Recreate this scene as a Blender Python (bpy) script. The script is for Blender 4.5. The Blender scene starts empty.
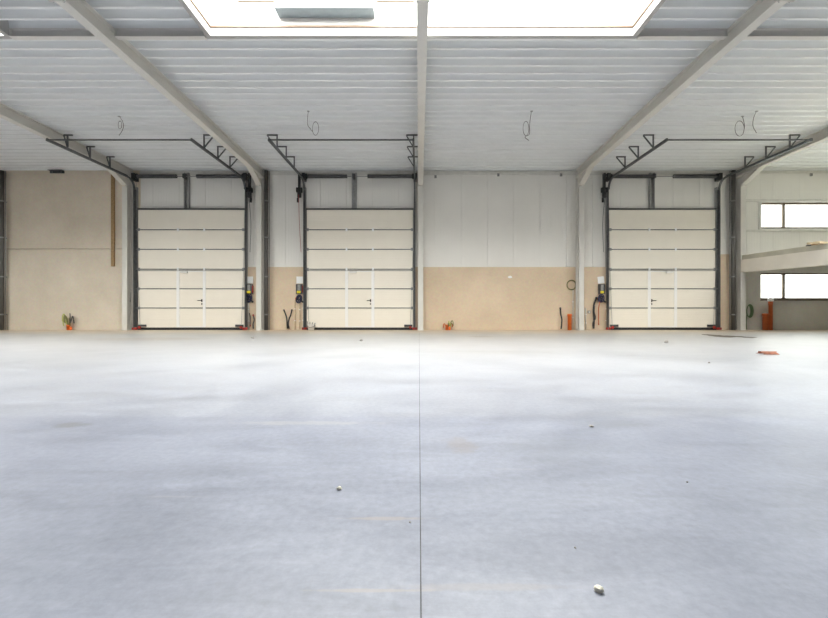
import bpy, bmesh, math, random
from mathutils import Vector, Matrix
random.seed(7)
SC = bpy.context.scene
COL = SC.collection
F = 400.0                 # focal length in pixels of the 828 px wide frame
CX, CY, CAMZ = 419.0, 309.0, 0.78

# ------------------------------------------------------------------ camera
cam = bpy.data.cameras.new('camera'); cam_o = bpy.data.objects.new('camera', cam); COL.objects.link(cam_o)
cam.sensor_fit = 'HORIZONTAL'; cam.sensor_width = 36.0; cam.lens = 36.0*F/828.0
cam.shift_x = -5.0/828.0; cam.clip_start = 0.05; cam.clip_end = 200
cam_o.location = (0, 0, CAMZ); cam_o.rotation_euler = (math.radians(90), 0, 0)
SC.camera = cam_o
# ------------------------------------------------------------------ sky and exposure
SKY_COLOR = (1.0, 0.965, 0.91, 1); SKY_STRENGTH = 27.0
w = bpy.data.worlds.new('sky'); SC.world = w; w.use_nodes = True
bg = w.node_tree.nodes['Background']
bg.inputs[0].default_value = SKY_COLOR; bg.inputs[1].default_value = SKY_STRENGTH
SC.view_settings.view_transform = 'Standard'; SC.view_settings.look = 'None'
SC.view_settings.exposure = 0.25; SC.view_settings.gamma = 1.0
SC.view_settings.use_curve_mapping = False
SC.cycles.max_bounces = 14; SC.cycles.diffuse_bounces = 10; SC.cycles.glossy_bounces = 4
SC.cycles.transparent_max_bounces = 8; SC.cycles.sample_clamp_indirect = 8.0
SC.cycles.use_denoising = True; SC.cycles.use_adaptive_sampling = False; SC.cycles.use_guiding = True; SC.cycles.caustics_reflective = False; SC.cycles.caustics_refractive = False

YW = 15.0                                  # inner face of the back wall
def zdeck(y): return 5.965 + 0.016*(YW - y)   # underside of the roof deck
# skylights: (x0, x1, y0, y1)
SKY = [(-3.95, 4.05, 3.8, 7.57), (-15.8, -7.85, 3.8, 7.57), (8.6, 16.5, 3.8, 7.57)]
COLS = [-10.75, -5.85, 0.06, 5.93, 11.84]      # the portal frames
CURB = 0.92
def portal(name, loc, rot, sx, sy):
    l = bpy.data.lights.new(name, 'AREA'); l.shape = 'RECTANGLE'; l.size = sx; l.size_y = sy
    l.cycles.is_portal = True
    o = bpy.data.objects.new(name, l); COL.objects.link(o); o.location = loc; o.rotation_euler = rot
for (a, b, c, d) in SKY:
    portal('skylight_portal', ((a+b)/2, (c+d)/2, zdeck(d) + CURB + 0.02), (0, 0, 0), b-a, d-c)
portal('window_portal', (16.4, 15.3, 4.3), (math.radians(-90), 0, 0), 7.4, 1.2)
portal('window_portal', (16.4, 15.3, 1.65), (math.radians(-90), 0, 0), 7.4, 1.2)

# ------------------------------------------------------------------ materials
def new_mat(name):
    m = bpy.data.materials.new(name); m.use_nodes = True
    return m, m.node_tree.nodes, m.node_tree.links, m.node_tree.nodes['Principled BSDF']
def plain(name, col, rough=0.5, metal=0.0, var=0.06, scale=6.0, bump=0.0, spec=0.5, bscale=60):
    m, n, l, p = new_mat(name)
    p.inputs['Roughness'].default_value = rough; p.inputs['Metallic'].default_value = metal
    p.inputs['Specular IOR Level'].default_value = spec
    tc = n.new('ShaderNodeTexCoord'); nz = n.new('ShaderNodeTexNoise')
    nz.inputs['Scale'].default_value = scale; nz.inputs['Detail'].default_value = 5
    l.new(tc.outputs['Object'], nz.inputs['Vector'])
    r = n.new('ShaderNodeValToRGB'); r.color_ramp.elements[0].position = 0.3; r.color_ramp.elements[1].position = 0.7
    r.color_ramp.elements[0].color = tuple(c*(1-var) for c in col)+(1,)
    r.color_ramp.elements[1].color = tuple(min(1, c*(1+var)) for c in col)+(1,)
    l.new(nz.outputs['Fac'], r.inputs['Fac']); l.new(r.outputs['Color'], p.inputs['Base Color'])
    if bump:
        nb = n.new('ShaderNodeTexNoise'); nb.inputs['Scale'].default_value = bscale
        l.new(tc.outputs['Object'], nb.inputs['Vector'])
        b = n.new('ShaderNodeBump'); b.inputs['Strength'].default_value = bump; b.inputs['Distance'].default_value = 0.01
        l.new(nb.outputs['Fac'], b.inputs['Height']); l.new(b.outputs['Normal'], p.inputs['Normal'])
    return m

def concrete(name, c1, c2, rough=0.85):
    m, n, l, p = new_mat(name)
    p.inputs['Roughness'].default_value = rough; p.inputs['Specular IOR Level'].default_value = 0.25
    g = n.new('ShaderNodeNewGeometry')
    a = n.new('ShaderNodeTexNoise'); a.inputs['Scale'].default_value = 0.7; a.inputs['Detail'].default_value = 8; a.inputs['Roughness'].default_value = 0.62
    l.new(g.outputs['Position'], a.inputs['Vector'])
    r = n.new('ShaderNodeValToRGB'); r.color_ramp.elements[0].position = 0.32; r.color_ramp.elements[1].position = 0.68
    r.color_ramp.elements[0].color = c1+(1,); r.color_ramp.elements[1].color = c2+(1,)
    l.new(a.outputs['Fac'], r.inputs['Fac'])
    f = n.new('ShaderNodeTexNoise'); f.inputs['Scale'].default_value = 14; f.inputs['Detail'].default_value = 6
    l.new(g.outputs['Position'], f.inputs['Vector'])
    mx = n.new('ShaderNodeMix'); mx.data_type = 'RGBA'; mx.blend_type = 'OVERLAY'; mx.inputs['Factor'].default_value = 0.16
    l.new(r.outputs['Color'], mx.inputs['A']); l.new(f.outputs['Color'], mx.inputs['B'])
    l.new(mx.outputs['Result'], p.inputs['Base Color'])
    b = n.new('ShaderNodeBump'); b.inputs['Strength'].default_value = 0.15; b.inputs['Distance'].default_value = 0.01
    l.new(f.outputs['Fac'], b.inputs['Height']); l.new(b.outputs['Normal'], p.inputs['Normal'])
    return m

def floor_mat():
    m, n, l, p = new_mat('polished_concrete')
    g = n.new('ShaderNodeNewGeometry')
    def noise(scale, vec, detail=8, rough=0.6, dist=0.0):
        x = n.new('ShaderNodeTexNoise'); x.inputs['Scale'].default_value = scale; x.inputs['Detail'].default_value = detail
        x.inputs['Roughness'].default_value = rough; x.inputs['Distortion'].default_value = dist
        l.new(vec, x.inputs['Vector']); return x
    def ramp(fac, stops):
        r = n.new('ShaderNodeValToRGB'); e = r.color_ramp.elements
        e[0].position, e[0].color = stops[0]; e[1].position, e[1].color = stops[-1]
        for s in stops[1:-1]:
            q = e.new(s[0]); q.color = s[1]
        l.new(fac, r.inputs['Fac']); return r
    def mix(a, b, fac, mode='MIX'):
        x = n.new('ShaderNodeMix'); x.data_type = 'RGBA'; x.blend_type = mode
        if isinstance(fac, float): x.inputs['Factor'].default_value = fac
        else: l.new(fac, x.inputs['Factor'])
        for s, v in (('A', a), ('B', b)):
            if isinstance(v, tuple): x.inputs[s].default_value = v
            else: l.new(v, x.inputs[s])
        return x.outputs['Result']
    pos = g.outputs['Position']
    big = noise(0.55, pos, 9, 0.62, 0.6)
    base = ramp(big.outputs['Fac'], [(0.30, FLOOR_A), (0.5, FLOOR_B), (0.72, FLOOR_C)]).outputs['Color']
    # trowel sweeps: noise stretched along a slanted direction
    mp = n.new('ShaderNodeMapping'); mp.inputs['Rotation'].default_value = (0, 0, math.radians(38)); mp.inputs['Scale'].default_value = (0.6, 3.2, 1)
    l.new(pos, mp.inputs['Vector'])
    sw = noise(1.6, mp.outputs['Vector'], 8, 0.7, 0.8)
    base = mix(base, ramp(sw.outputs['Fac'], [(0.3, (0.36, 0.36, 0.36, 1)), (0.7, (0.64, 0.64, 0.64, 1))]).outputs['Color'], 0.6, 'OVERLAY')
    fine = noise(28, pos, 6, 0.7)
    base = mix(base, ramp(fine.outputs['Fac'], [(0.35, (0.40, 0.40, 0.40, 1)), (0.65, (0.60, 0.60, 0.60, 1))]).outputs['Color'], 0.5, 'OVERLAY')
    # the next pour, past the cross joint, is paler and dusty
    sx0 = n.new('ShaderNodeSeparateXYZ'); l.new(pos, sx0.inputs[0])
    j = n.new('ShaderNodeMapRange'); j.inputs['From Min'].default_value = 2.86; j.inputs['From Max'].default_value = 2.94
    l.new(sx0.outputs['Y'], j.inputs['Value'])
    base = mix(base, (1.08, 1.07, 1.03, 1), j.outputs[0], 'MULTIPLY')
    # pale cement smears, long across the floor
    mp2 = n.new('ShaderNodeMapping'); mp2.inputs['Scale'].default_value = (0.55, 4.5, 1); l.new(pos, mp2.inputs['Vector'])
    sm = noise(0.9, mp2.outputs['Vector'], 7, 0.65, 0.3)
    base = mix(base, (0.36, 0.34, 0.32, 1), ramp(sm.outputs['Fac'], [(0.66, (0, 0, 0, 1)), (0.78, (0.5, 0.5, 0.5, 1))]).outputs['Color'])
    # grey scuffs
    sc = noise(1.3, mp2.outputs['Vector'], 9, 0.75, 0.2)
    base = mix(base, (0.12, 0.12, 0.12, 1), ramp(sc.outputs['Fac'], [(0.70, (0, 0, 0, 1)), (0.80, (0.5, 0.5, 0.5, 1))]).outputs['Color'])
    # sandy building dust along the foot of the back wall, ragged edge
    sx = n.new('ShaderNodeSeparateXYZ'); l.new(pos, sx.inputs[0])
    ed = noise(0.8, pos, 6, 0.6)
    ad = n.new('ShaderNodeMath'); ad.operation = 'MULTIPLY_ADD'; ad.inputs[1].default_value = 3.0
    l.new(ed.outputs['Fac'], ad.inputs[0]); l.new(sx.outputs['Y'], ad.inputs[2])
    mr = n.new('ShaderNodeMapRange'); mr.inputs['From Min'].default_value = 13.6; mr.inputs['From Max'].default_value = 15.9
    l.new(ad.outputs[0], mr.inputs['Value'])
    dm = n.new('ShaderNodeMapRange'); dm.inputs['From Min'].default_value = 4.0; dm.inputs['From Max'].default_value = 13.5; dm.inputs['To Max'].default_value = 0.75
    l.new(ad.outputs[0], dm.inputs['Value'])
    base = mix(base, (0.42, 0.41, 0.395, 1), dm.outputs[0])  # thin dust film, paled with distance: far floor brightness painted into the colour
    base = mix(base, (0.58, 0.48, 0.37, 1), mr.outputs[0])
    # single stains: soft ragged patches and two thin sandy drag lines
    rag = noise(9.0, pos, 7, 0.7)
    def spot(px, py, hw, hh, col, st, base, sharp=0.6):
        Y = F*0.78/(py-CY); x0 = (px-CX)*Y/F; rx = hw*Y/F; ry = hh*Y*Y/(F*0.78)
        q = n.new('ShaderNodeMapping'); q.vector_type = 'TEXTURE'
        q.inputs['Location'].default_value = (x0, Y, 0); q.inputs['Scale'].default_value = (rx, ry, 1)
        l.new(pos, q.inputs['Vector'])
        ln = n.new('ShaderNodeVectorMath'); ln.operation = 'LENGTH'; l.new(q.outputs['Vector'], ln.inputs[0])
        su = n.new('ShaderNodeMath'); su.operation = 'MULTIPLY_ADD'; su.inputs[1].default_value = -2.2
        l.new(rag.outputs['Fac'], su.inputs[0]); l.new(ln.outputs['Value'], su.inputs[2])
        k = n.new('ShaderNodeMapRange'); k.inputs['From Min'].default_value = 0.1; k.inputs['From Max'].default_value = 0.1-sharp
        k.inputs['To Min'].default_value = 0; k.inputs['To Max'].default_value = st
        l.new(su.outputs[0], k.inputs['Value'])
        return mix(base, col, k.outputs[0])
    for a in ((73, 425, 17, 3, (0.09, 0.09, 0.09, 1), 0.55), (460, 444, 15, 8, (0.17, 0.14, 0.12, 1), 0.35), (612, 424, 40, 4, (0.10, 0.11, 0.12, 1), 0.3),
              (505, 352, 60, 2, (0.20, 0.19, 0.18, 1), 0.3), (150, 339, 60, 1.5, (0.25, 0.20, 0.15, 1), 0.4), (385, 518.5, 42, 1.6, (0.26, 0.22, 0.19, 1), 0.45),
              (375, 590.5, 66, 1.8, (0.26, 0.23, 0.20, 1), 0.45), (480, 587, 85, 4, (0.22, 0.20, 0.19, 1), 0.35), (300, 423, 70, 2, (0.30, 0.29, 0.28, 1), 0.35),
              (560, 450, 60, 14, (0.13, 0.14, 0.16, 1), 0.25), (481, 336.5, 13, 0.9, (0.20, 0.17, 0.13, 1), 0.5)):
        base = spot(*a, base)
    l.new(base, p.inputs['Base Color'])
    rr = n.new('ShaderNodeMapRange'); rr.inputs['To Min'].default_value = 0.28; rr.inputs['To Max'].default_value = 0.50
    l.new(sw.outputs['Fac'], rr.inputs['Value']); l.new(rr.outputs[0], p.inputs['Roughness'])
    p.inputs['Specular IOR Level'].default_value = 0.5
    b = n.new('ShaderNodeBump'); b.inputs['Strength'].default_value = 0.06; b.inputs['Distance'].default_value = 0.01
    l.new(fine.outputs['Fac'], b.inputs['Height']); l.new(b.outputs['Normal'], p.inputs['Normal'])
    return m
FLOOR_A = (0.128, 0.138, 0.176, 1); FLOOR_B = (0.172, 0.184, 0.229, 1); FLOOR_C = (0.218, 0.231, 0.275, 1)

def glass_mat(name, tint):
    m = bpy.data.materials.new(name); m.use_nodes = True
    n, l = m.node_tree.nodes, m.node_tree.links
    n.remove(n['Principled BSDF'])
    t = n.new('ShaderNodeBsdfTransparent'); t.inputs[0].default_value = tint+(1,)
    g = n.new('ShaderNodeBsdfGlossy'); g.inputs['Roughness'].default_value = 0.02
    x = n.new('ShaderNodeMixShader'); x.inputs[0].default_value = 0.06
    l.new(t.outputs[0], x.inputs[1]); l.new(g.outputs[0], x.inputs[2]); l.new(x.outputs[0], n['Material Output'].inputs[0])
    return m

M = {
 'deck':   plain('white_steel_deck', (0.82, 0.835, 0.84), 0.24, 0, 0.02, 2.0, spec=0.9),
 'clad':   plain('white_wall_panel', (0.79, 0.775, 0.745), 0.5, 0, 0.02, 1.2),
 'conc':   concrete('beige_precast', (0.60, 0.53, 0.43), (0.71, 0.63, 0.53)),
 'plinth': concrete('tan_concrete_plinth', (0.61, 0.49, 0.36), (0.70, 0.57, 0.43)),
 'grey':   concrete('grey_concrete', (0.54, 0.52, 0.47), (0.66, 0.64, 0.59)),
 'joint':  plain('dark_joint_filler', (0.07, 0.07, 0.07), 0.9, 0, 0.7, 3),
 'beam':   plain('grey_primed_steel', (0.63, 0.615, 0.58), 0.55, 0, 0.03, 3),
 'trim':   plain('pale_trim', (0.66, 0.65, 0.62), 0.5),
 'galv':   plain('dull_galvanised', (0.30, 0.30, 0.30), 0.45, 0.5, 0.12, 12),
 'dark':   plain('dark_steel', (0.075, 0.075, 0.08), 0.5, 0.3, 0.2, 10),
 'track':  plain('track_steel', (0.11, 0.115, 0.12), 0.45, 0.4, 0.2, 10),
 'black':  plain('black_plastic', (0.02, 0.02, 0.022), 0.5),
 'pipe':   plain('dark_grey_pipe', (0.10, 0.095, 0.09), 0.5),
 'door':   plain('cream_door_skin', (0.84, 0.79, 0.70), 0.45, 0, 0.015, 2, 0.04, bscale=140),
 'stile':  plain('white_aluminium_stile', (0.86, 0.85, 0.83), 0.4, 0, 0.02),
 'white':  plain('white_plastic', (0.88, 0.88, 0.88), 0.4, 0, 0.02),
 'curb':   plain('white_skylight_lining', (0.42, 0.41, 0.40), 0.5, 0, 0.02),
 'tan':    plain('tan_bead', (0.13, 0.085, 0.055), 0.6),
 'vent':   plain('grey_blue_metal', (0.33, 0.38, 0.40), 0.45),
 'yellow': plain('yellow_plastic', (0.80, 0.68, 0.04), 0.4),
 'red':    plain('red_plastic', (0.36, 0.035, 0.025), 0.5),
 'orange': plain('orange_pvc', (0.78, 0.17, 0.03), 0.4),
 'rust':   plain('rust_orange_pvc', (0.50, 0.12, 0.035), 0.45),
 'navy':   plain('navy_cable', (0.03, 0.03, 0.07), 0.45),
 'olive':  plain('olive_cable', (0.20, 0.20, 0.08), 0.5),
 'ygreen': plain('yellow_green_cable', (0.42, 0.45, 0.12), 0.5),
 'wire':   plain('thin_grey_wire', (0.18, 0.18, 0.17), 0.5),
 'wood':   plain('brown_timber', (0.33, 0.21, 0.10), 0.7, 0, 0.2, 20),
 'pine':   plain('pale_timber', (0.62, 0.50, 0.34), 0.7, 0, 0.15, 14),
 'stone':  plain('pale_concrete_crumb', (0.72, 0.68, 0.58), 0.9, 0, 0.15, 120, 0.4, bscale=300),
 'bits':   plain('grey_concrete_crumb', (0.30, 0.28, 0.26), 0.9, 0, 0.2, 120),
 'frame':  plain('grey_brown_window_frame', (0.16, 0.12, 0.085), 0.5),
 'damp':   plain('damp_dirt', (0.10, 0.08, 0.06), 0.6, 0, 0.3, 5),
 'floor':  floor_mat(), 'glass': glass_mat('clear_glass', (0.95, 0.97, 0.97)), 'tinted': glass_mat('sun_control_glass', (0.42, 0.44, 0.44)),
}

# ------------------------------------------------------------------ helpers
def P(px, py, Y):           # where a point of the photograph lies at depth Y
    return Vector(((px-CX)*Y/F, Y, CAMZ + (CY-py)*Y/F))
def PX(px, Y): return (px-CX)*Y/F
def PZ(py, Y): return CAMZ + (CY-py)*Y/F

class MB:
    def __init__(s): s.bm = bmesh.new()
    def box(s, x0, x1, y0, y1, z0, z1, bev=0.0, rot=None, piv=None):
        t = bmesh.new()
        vs = [t.verts.new((x, y, z)) for x in (x0, x1) for y in (y0, y1) for z in (z0, z1)]
        for f in ((0,1,3,2),(4,6,7,5),(0,4,5,1),(2,3,7,6),(0,2,6,4),(1,5,7,3)): t.faces.new([vs[i] for i in f])
        if bev: bmesh.ops.bevel(t, geom=t.edges[:], offset=bev, segments=2, affect='EDGES', profile=0.5)
        if rot is not None:
            c = Vector(piv) if piv is not None else Vector(((x0+x1)/2, (y0+y1)/2, (z0+z1)/2))
            bmesh.ops.transform(t, matrix=Matrix.Translation(c) @ rot.to_4x4() @ Matrix.Translation(-c), verts=t.verts[:])
        s.merge(t); return s
    def merge(s, t):
        bmesh.ops.recalc_face_normals(t, faces=t.faces[:])
        me = bpy.data.meshes.new('t'); t.to_mesh(me); t.free(); s.bm.from_mesh(me); bpy.data.meshes.remove(me)
    def prism(s, pts, axis, a, b):       # outline pts (2D) extruded along axis from a to b
        t = bmesh.new()
        def mk(p, q): return {'x': (q, p[0], p[1]), 'y': (p[0], q, p[1]), 'z': (p[0], p[1], q)}[axis]
        A = [t.verts.new(mk(p, a)) for p in pts]; B = [t.verts.new(mk(p, b)) for p in pts]
        t.faces.new(A); t.faces.new(list(reversed(B)))
        k = len(pts)
        for i in range(k): t.faces.new((A[i], A[(i+1) % k], B[(i+1) % k], B[i]))
        s.merge(t); return s
    def tube(s, pts, r, seg=10, smooth=0, caps=True):
        pts = [Vector(p) for p in pts]
        if smooth and len(pts) > 2:
            q = [pts[0]+(pts[0]-pts[1])] + pts + [pts[-1]+(pts[-1]-pts[-2])]; out = []
            for i in range(1, len(q)-2):
                for k in range(smooth):
                    u = k/smooth; a, b, c, d = q[i-1], q[i], q[i+1], q[i+2]
                    out.append(0.5*((2*b)+(c-a)*u+(2*a-5*b+4*c-d)*u*u+(-a+3*b-3*c+d)*u**3))
            pts = out + [pts[-1]]
        t = bmesh.new(); rings = []
        n0 = None
        for i, p in enumerate(pts):
            d = (pts[min(i+1, len(pts)-1)] - pts[max(i-1, 0)]).normalized()
            if n0 is None:
                n0 = d.orthogonal().normalized()
            else:
                n0 = (n0 - d*n0.dot(d))
                n0 = n0.normalized() if n0.length > 1e-6 else d.orthogonal().normalized()
            b = d.cross(n0)
            rr = r[i] if isinstance(r, (list, tuple)) else r
            rings.append([t.verts.new(p + (n0*math.cos(2*math.pi*k/seg) + b*math.sin(2*math.pi*k/seg))*rr) for k in range(seg)])
        for A, B in zip(rings, rings[1:]):
            for k in range(seg): t.faces.new((A[k], A[(k+1) % seg], B[(k+1) % seg], B[k]))
        if caps: t.faces.new(rings[0]); t.faces.new(rings[-1])
        for f in t.faces: f.smooth = len(f.verts) == 4 and seg > 6
        s.merge(t); return s
    def lathe(s, prof, c, seg=20):        # prof: (r, z) about a vertical axis at c
        t = bmesh.new(); rings = []
        for r, z in prof:
            rings.append([t.verts.new((c[0]+max(r, 1e-4)*math.cos(2*math.pi*k/seg), c[1]+max(r, 1e-4)*math.sin(2*math.pi*k/seg), c[2]+z)) for k in range(seg)])
        for A, B in zip(rings, rings[1:]):
            for k in range(seg):
                f = t.faces.new((A[k], A[(k+1) % seg], B[(k+1) % seg], B[k])); f.smooth = True
        t.faces.new(rings[0]); t.faces.new(rings[-1])
        s.merge(t); return s
    def bar(s, a, b, w, h=None):          # square bar from a to b
        a, b = Vector(a), Vector(b); d = b-a; h = h or w
        rot = d.to_track_quat('Z', 'X' if abs(d.normalized().x) < 0.9 else 'Y').to_matrix()
        t = bmesh.new(); L = d.length
        vs = [t.verts.new(a + rot @ Vector((x, y, z))) for x in (-w/2, w/2) for y in (-h/2, h/2) for z in (0, L)]
        for f in ((0,1,3,2),(4,6,7,5),(0,4,5,1),(2,3,7,6),(0,2,6,4),(1,5,7,3)): t.faces.new([vs[i] for i in f])
        s.merge(t); return s
    def quads(s, qs):
        t = bmesh.new()
        for q in qs: t.faces.new([t.verts.new(v) for v in q])
        me = bpy.data.meshes.new('t'); t.to_mesh(me); t.free(); s.bm.from_mesh(me); bpy.data.meshes.remove(me)
        return s
    def rock(s, c, rx, ry, rz, seed, sub=2):
        t = bmesh.new(); bmesh.ops.create_icosphere(t, subdivisions=sub, radius=1)
        rnd = random.Random(seed)
        cuts = [(Vector((rnd.uniform(-1,1), rnd.uniform(-1,1), rnd.uniform(-1,1))).normalized(), rnd.uniform(0.6, 0.85)) for _ in range(7)]
        for v in t.verts:
            for nrm, d in cuts:
                e = v.co.dot(nrm) - d
                if e > 0: v.co -= nrm*e
            v.co = Vector((v.co.x*rx, v.co.y*ry, v.co.z*rz)) * rnd.uniform(0.95, 1.04)
            v.co += Vector(c)
        s.merge(t); return s
    def build(s, name, mat, parent=None):
        me = bpy.data.meshes.new(name); s.bm.to_mesh(me); s.bm.free()
        me.materials.append(M[mat] if isinstance(mat, str) else mat)
        o = bpy.data.objects.new(name, me); COL.objects.link(o)
        if parent is not None: o.parent = parent
        return o
def at(o, loc):      # move an object's origin to loc, its shape staying put
    loc = Vector(loc); o.data.transform(Matrix.Translation(-loc)); o.location = loc; return o
def tag(o, label, cat, group=None, kind=None):
    o['label'] = label; o['category'] = cat
    if group: o['group'] = group
    if kind: o['kind'] = kind
    return o
def thing(name, loc, label, cat, group=None):
    o = bpy.data.objects.new(name, None); COL.objects.link(o); o.empty_display_size = 0.1
    o.location = loc; tag(o, label, cat, group, 'thing'); return o
def part(mb, name, mat, root):   # mb holds world coordinates; root is a thing
    o = mb.build(name, mat)
    chain = Vector(root.location); p = root.parent
    while p is not None: chain += p.location; p = p.parent
    o.data.transform(Matrix.Translation(-chain)); o.parent = root; return o
def struct(o): o['kind'] = 'structure'; return o

# ------------------------------------------------------------------ the hall: floor
XL, XR, YR = -24.0, 24.0, -16.0
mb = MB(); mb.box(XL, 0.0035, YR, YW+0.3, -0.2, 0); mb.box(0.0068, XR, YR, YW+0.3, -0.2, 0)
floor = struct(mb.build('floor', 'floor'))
struct(MB().box(0.0035, 0.0068, YR, YW, -0.2, -0.003).build('trim_1', 'joint', floor))

# ------------------------------------------------------------------ ceiling: trapezoidal steel deck
def deck_strip(qs, x0, x1, y0, y1):
    pitch = 0.274; base = 8.15
    k = math.floor((y0-base)/pitch)-1; prof = []
    while base + k*pitch < y1 + pitch:
        yb = base + k*pitch
        prof += [(yb-0.024, 0), (yb+0.024, 0), (yb+0.046, 0.15), (yb+0.228, 0.15)]
        k += 1
    out = []
    for (a, za), (b, zb) in zip(prof, prof[1:]):
        if b <= y0 or a >= y1: continue
        t0 = max(0, (y0-a)/(b-a)); t1 = min(1, (y1-a)/(b-a))
        ya, yb2 = a+(b-a)*t0, a+(b-a)*t1; z0, z1 = za+(zb-za)*t0, za+(zb-za)*t1
        qs.append(((x0, ya, zdeck(ya)+z0), (x0, yb2, zdeck(yb2)+z1), (x1, yb2, zdeck(yb2)+z1), (x1, ya, zdeck(ya)+z0)))
qs = []
xs = sorted({XL, XR, -15.8, -7.85, -3.95, 4.05, 8.6, 16.5})
for x0, x1 in zip(xs, xs[1:]):
    holes = sorted((c, d) for (a, b, c, d) in SKY if a <= x0+1e-6 and b >= x1-1e-6)
    y = YR
    for c, d in holes:
        deck_strip(qs, x0, x1, y, c); y = d
    deck_strip(qs, x0, x1, y, YW+0.05)
ceil = struct(MB().quads(qs).build('ceiling', 'deck'))

# ------------------------------------------------------------------ walls
DOORS = [(-8.485, 'A'), (-2.205, 'B'), (9.065, 'C')]
DW, DH = 4.02, 4.51
def wall_box(mb, x0, x1, z0, z1, y0=YW, y1=YW+0.2):
    """wall piece with the door openings cut out"""
    cuts = [(c-DW/2+0.06, c+DW/2-0.06) for c, _ in DOORS]
    x = x0
    for a, b in cuts:
        if b <= x0 or a >= x1: continue
        mb.box(x, a, y0, y1, z0, z1)
        if z1 > DH-0.05: mb.box(a, b, y0, y1, max(z0, DH-0.05), z1)
        x = b
    mb.box(x, x1, y0, y1, z0, z1)
def cladding(mb, x0, x1, z0, z1, start):
    """sandwich panels one metre wide with a fine V joint between"""
    n0 = math.ceil((x0-start)/0.985); xs = [x0]
    while start+n0*0.985 < x1:
        if start+n0*0.985 > x0+0.05: xs.append(start+n0*0.985)
        n0 += 1
    xs.append(x1)
    for a, b in zip(xs, xs[1:]):
        mb.box(a+0.004, b-0.004, YW+0.012, YW+0.08, z0, z1, 0.006)
        k = 1
        while a + k*0.1 < b-0.05:           # shallow stiffening ribs
            mb.box(a+k*0.1-0.007, a+k*0.1+0.007, YW+0.0085, YW+0.03, z0, z1, 0.003); k += 1
HP = PZ(267, YW)            # top of the tan plinth
XC = 11.84                  # last column, where the mezzanine begins
XW0, XW1 = 12.80, 20.0
W1, W2 = (3.80, 4.78), (1.13, 2.14)
ZT = 6.35
core = MB()
wall_box(core, XL, XC, 0, ZT, YW+0.07, YW+0.25)
for x0, x1, z0, z1 in ((XC, XW0, 0, ZT), (XW1, XR, 0, ZT), (XW0, XW1, 0, W2[0]), (XW0, XW1, W2[1], W1[0]), (XW0, XW1, W1[1], ZT)):
    core.box(x0, x1, YW+0.07, YW+0.25, z0, z1)
wall = struct(core.build('wall_back', 'clad'))
jl = MB()
for c, _ in DOORS:
    a, b = c-DW/2+0.06, c+DW/2-0.06
    jl.box(a-0.055, a+0.03, 14.946, YW+0.26, 0, DH+0.02); jl.box(b-0.03, b+0.055, 14.946, YW+0.26, 0, DH+0.02)
    jl.box(a+0.03, b-0.03, 14.955, YW+0.26, DH-0.10, DH-0.03)
struct(jl.build('door_lining', 'dark', wall))
cl = MB()
lay = [(-5.85, -4.24, HP, ZT, -5.0), (-0.17, 7.03, HP, ZT, 0.60), (11.1, XC, 2.83, ZT, 11.2),
       (XC, XW0, 2.5, ZT, 12.3), (XW1, XR, 2.5, ZT, 12.3), (XW0, XW1, W1[1], ZT, 12.3), (XW0, XW1, 2.5, W1[0], 12.3),
       (-10.7, -10.45, HP, ZT, -20), (-6.52, -5.85, HP, ZT, -20)]
lay += [(c-DW/2-0.04, c+DW/2+0.04, DH-0.04, ZT, c-1.5) for c, _ in DOORS]
for a in lay: cladding(cl, *a)
struct(cl.build('cladding', 'clad', wall))
pl = MB()
for x0, x1, z1 in ((-5.85, -4.24, HP), (7.0-1.1, 7.03, HP), (-0.17, 5.93, HP), (-6.52, -5.85, HP), (11.1, XC, 2.83)):
    pl.box(x0, x1, YW-0.015, YW+0.1, 0, z1, 0.006)
struct(pl.build('concrete_plinth', 'plinth', wall))
cp = MB(); zj = PZ(249, YW)
cp.box(XL, -10.45, YW-0.02, YW+0.1, 0, zj-0.008, 0.008); cp.box(XL, -10.45, YW-0.02, YW+0.1, zj+0.008, ZT, 0.008)
struct(cp.build('precast_panel', 'conc', wall))
gp = MB(); gp.box(XC, XW0, YW-0.015, YW+0.1, 0, 2.5); gp.box(XW0, XW1, YW-0.015, YW+0.1, 0, W2[0]); gp.box(XW0, XW1, YW-0.015, YW+0.1, W2[1], 2.5); gp.box(XW1, XR, YW-0.015, YW+0.1, 0, 2.5)
struct(gp.build('concrete_wall_base', 'grey', wall))
# trims on the back wall
tm = MB()
tm.box(-10.45, XC, YW-0.05, YW+0.02, 5.86, 5.93); tm.box(-10.45, XC, YW-0.012, YW+0.02, 5.80, 5.93)
tm.box(XC, XR, YW-0.05, YW+0.02, 5.87, 5.93)
struct(tm.build('trim_2', 'trim'))
tm = MB()
tm.box(XC+0.1, XR, YW-0.03, YW+0.05, W1[1]+0.02, W1[1]+0.12, 0.005)
tm.box(XC+0.1, XR, YW-0.03, YW+0.05, W1[0]-0.13, W1[0]-0.045, 0.005)
tm.box(PX(758.3, YW), PX(760.9, YW), YW-0.028, YW+0.05, W1[0]-0.05, W1[1]+0.03, 0.005)
struct(tm.build('trim_3', 'trim'))
# side and rear walls (behind and beside the view)
struct(MB().box(XL-0.2, XL, YR, YW+0.2, 0, 6.7).build('wall_left', 'clad'))
struct(MB().box(XR, XR+0.2, YR, YW+0.2, 0, 6.7).build('wall_right', 'clad'))
struct(MB().box(XL, XR, YR-0.2, YR, 0, 6.7).build('wall_rear', 'clad'))
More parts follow.
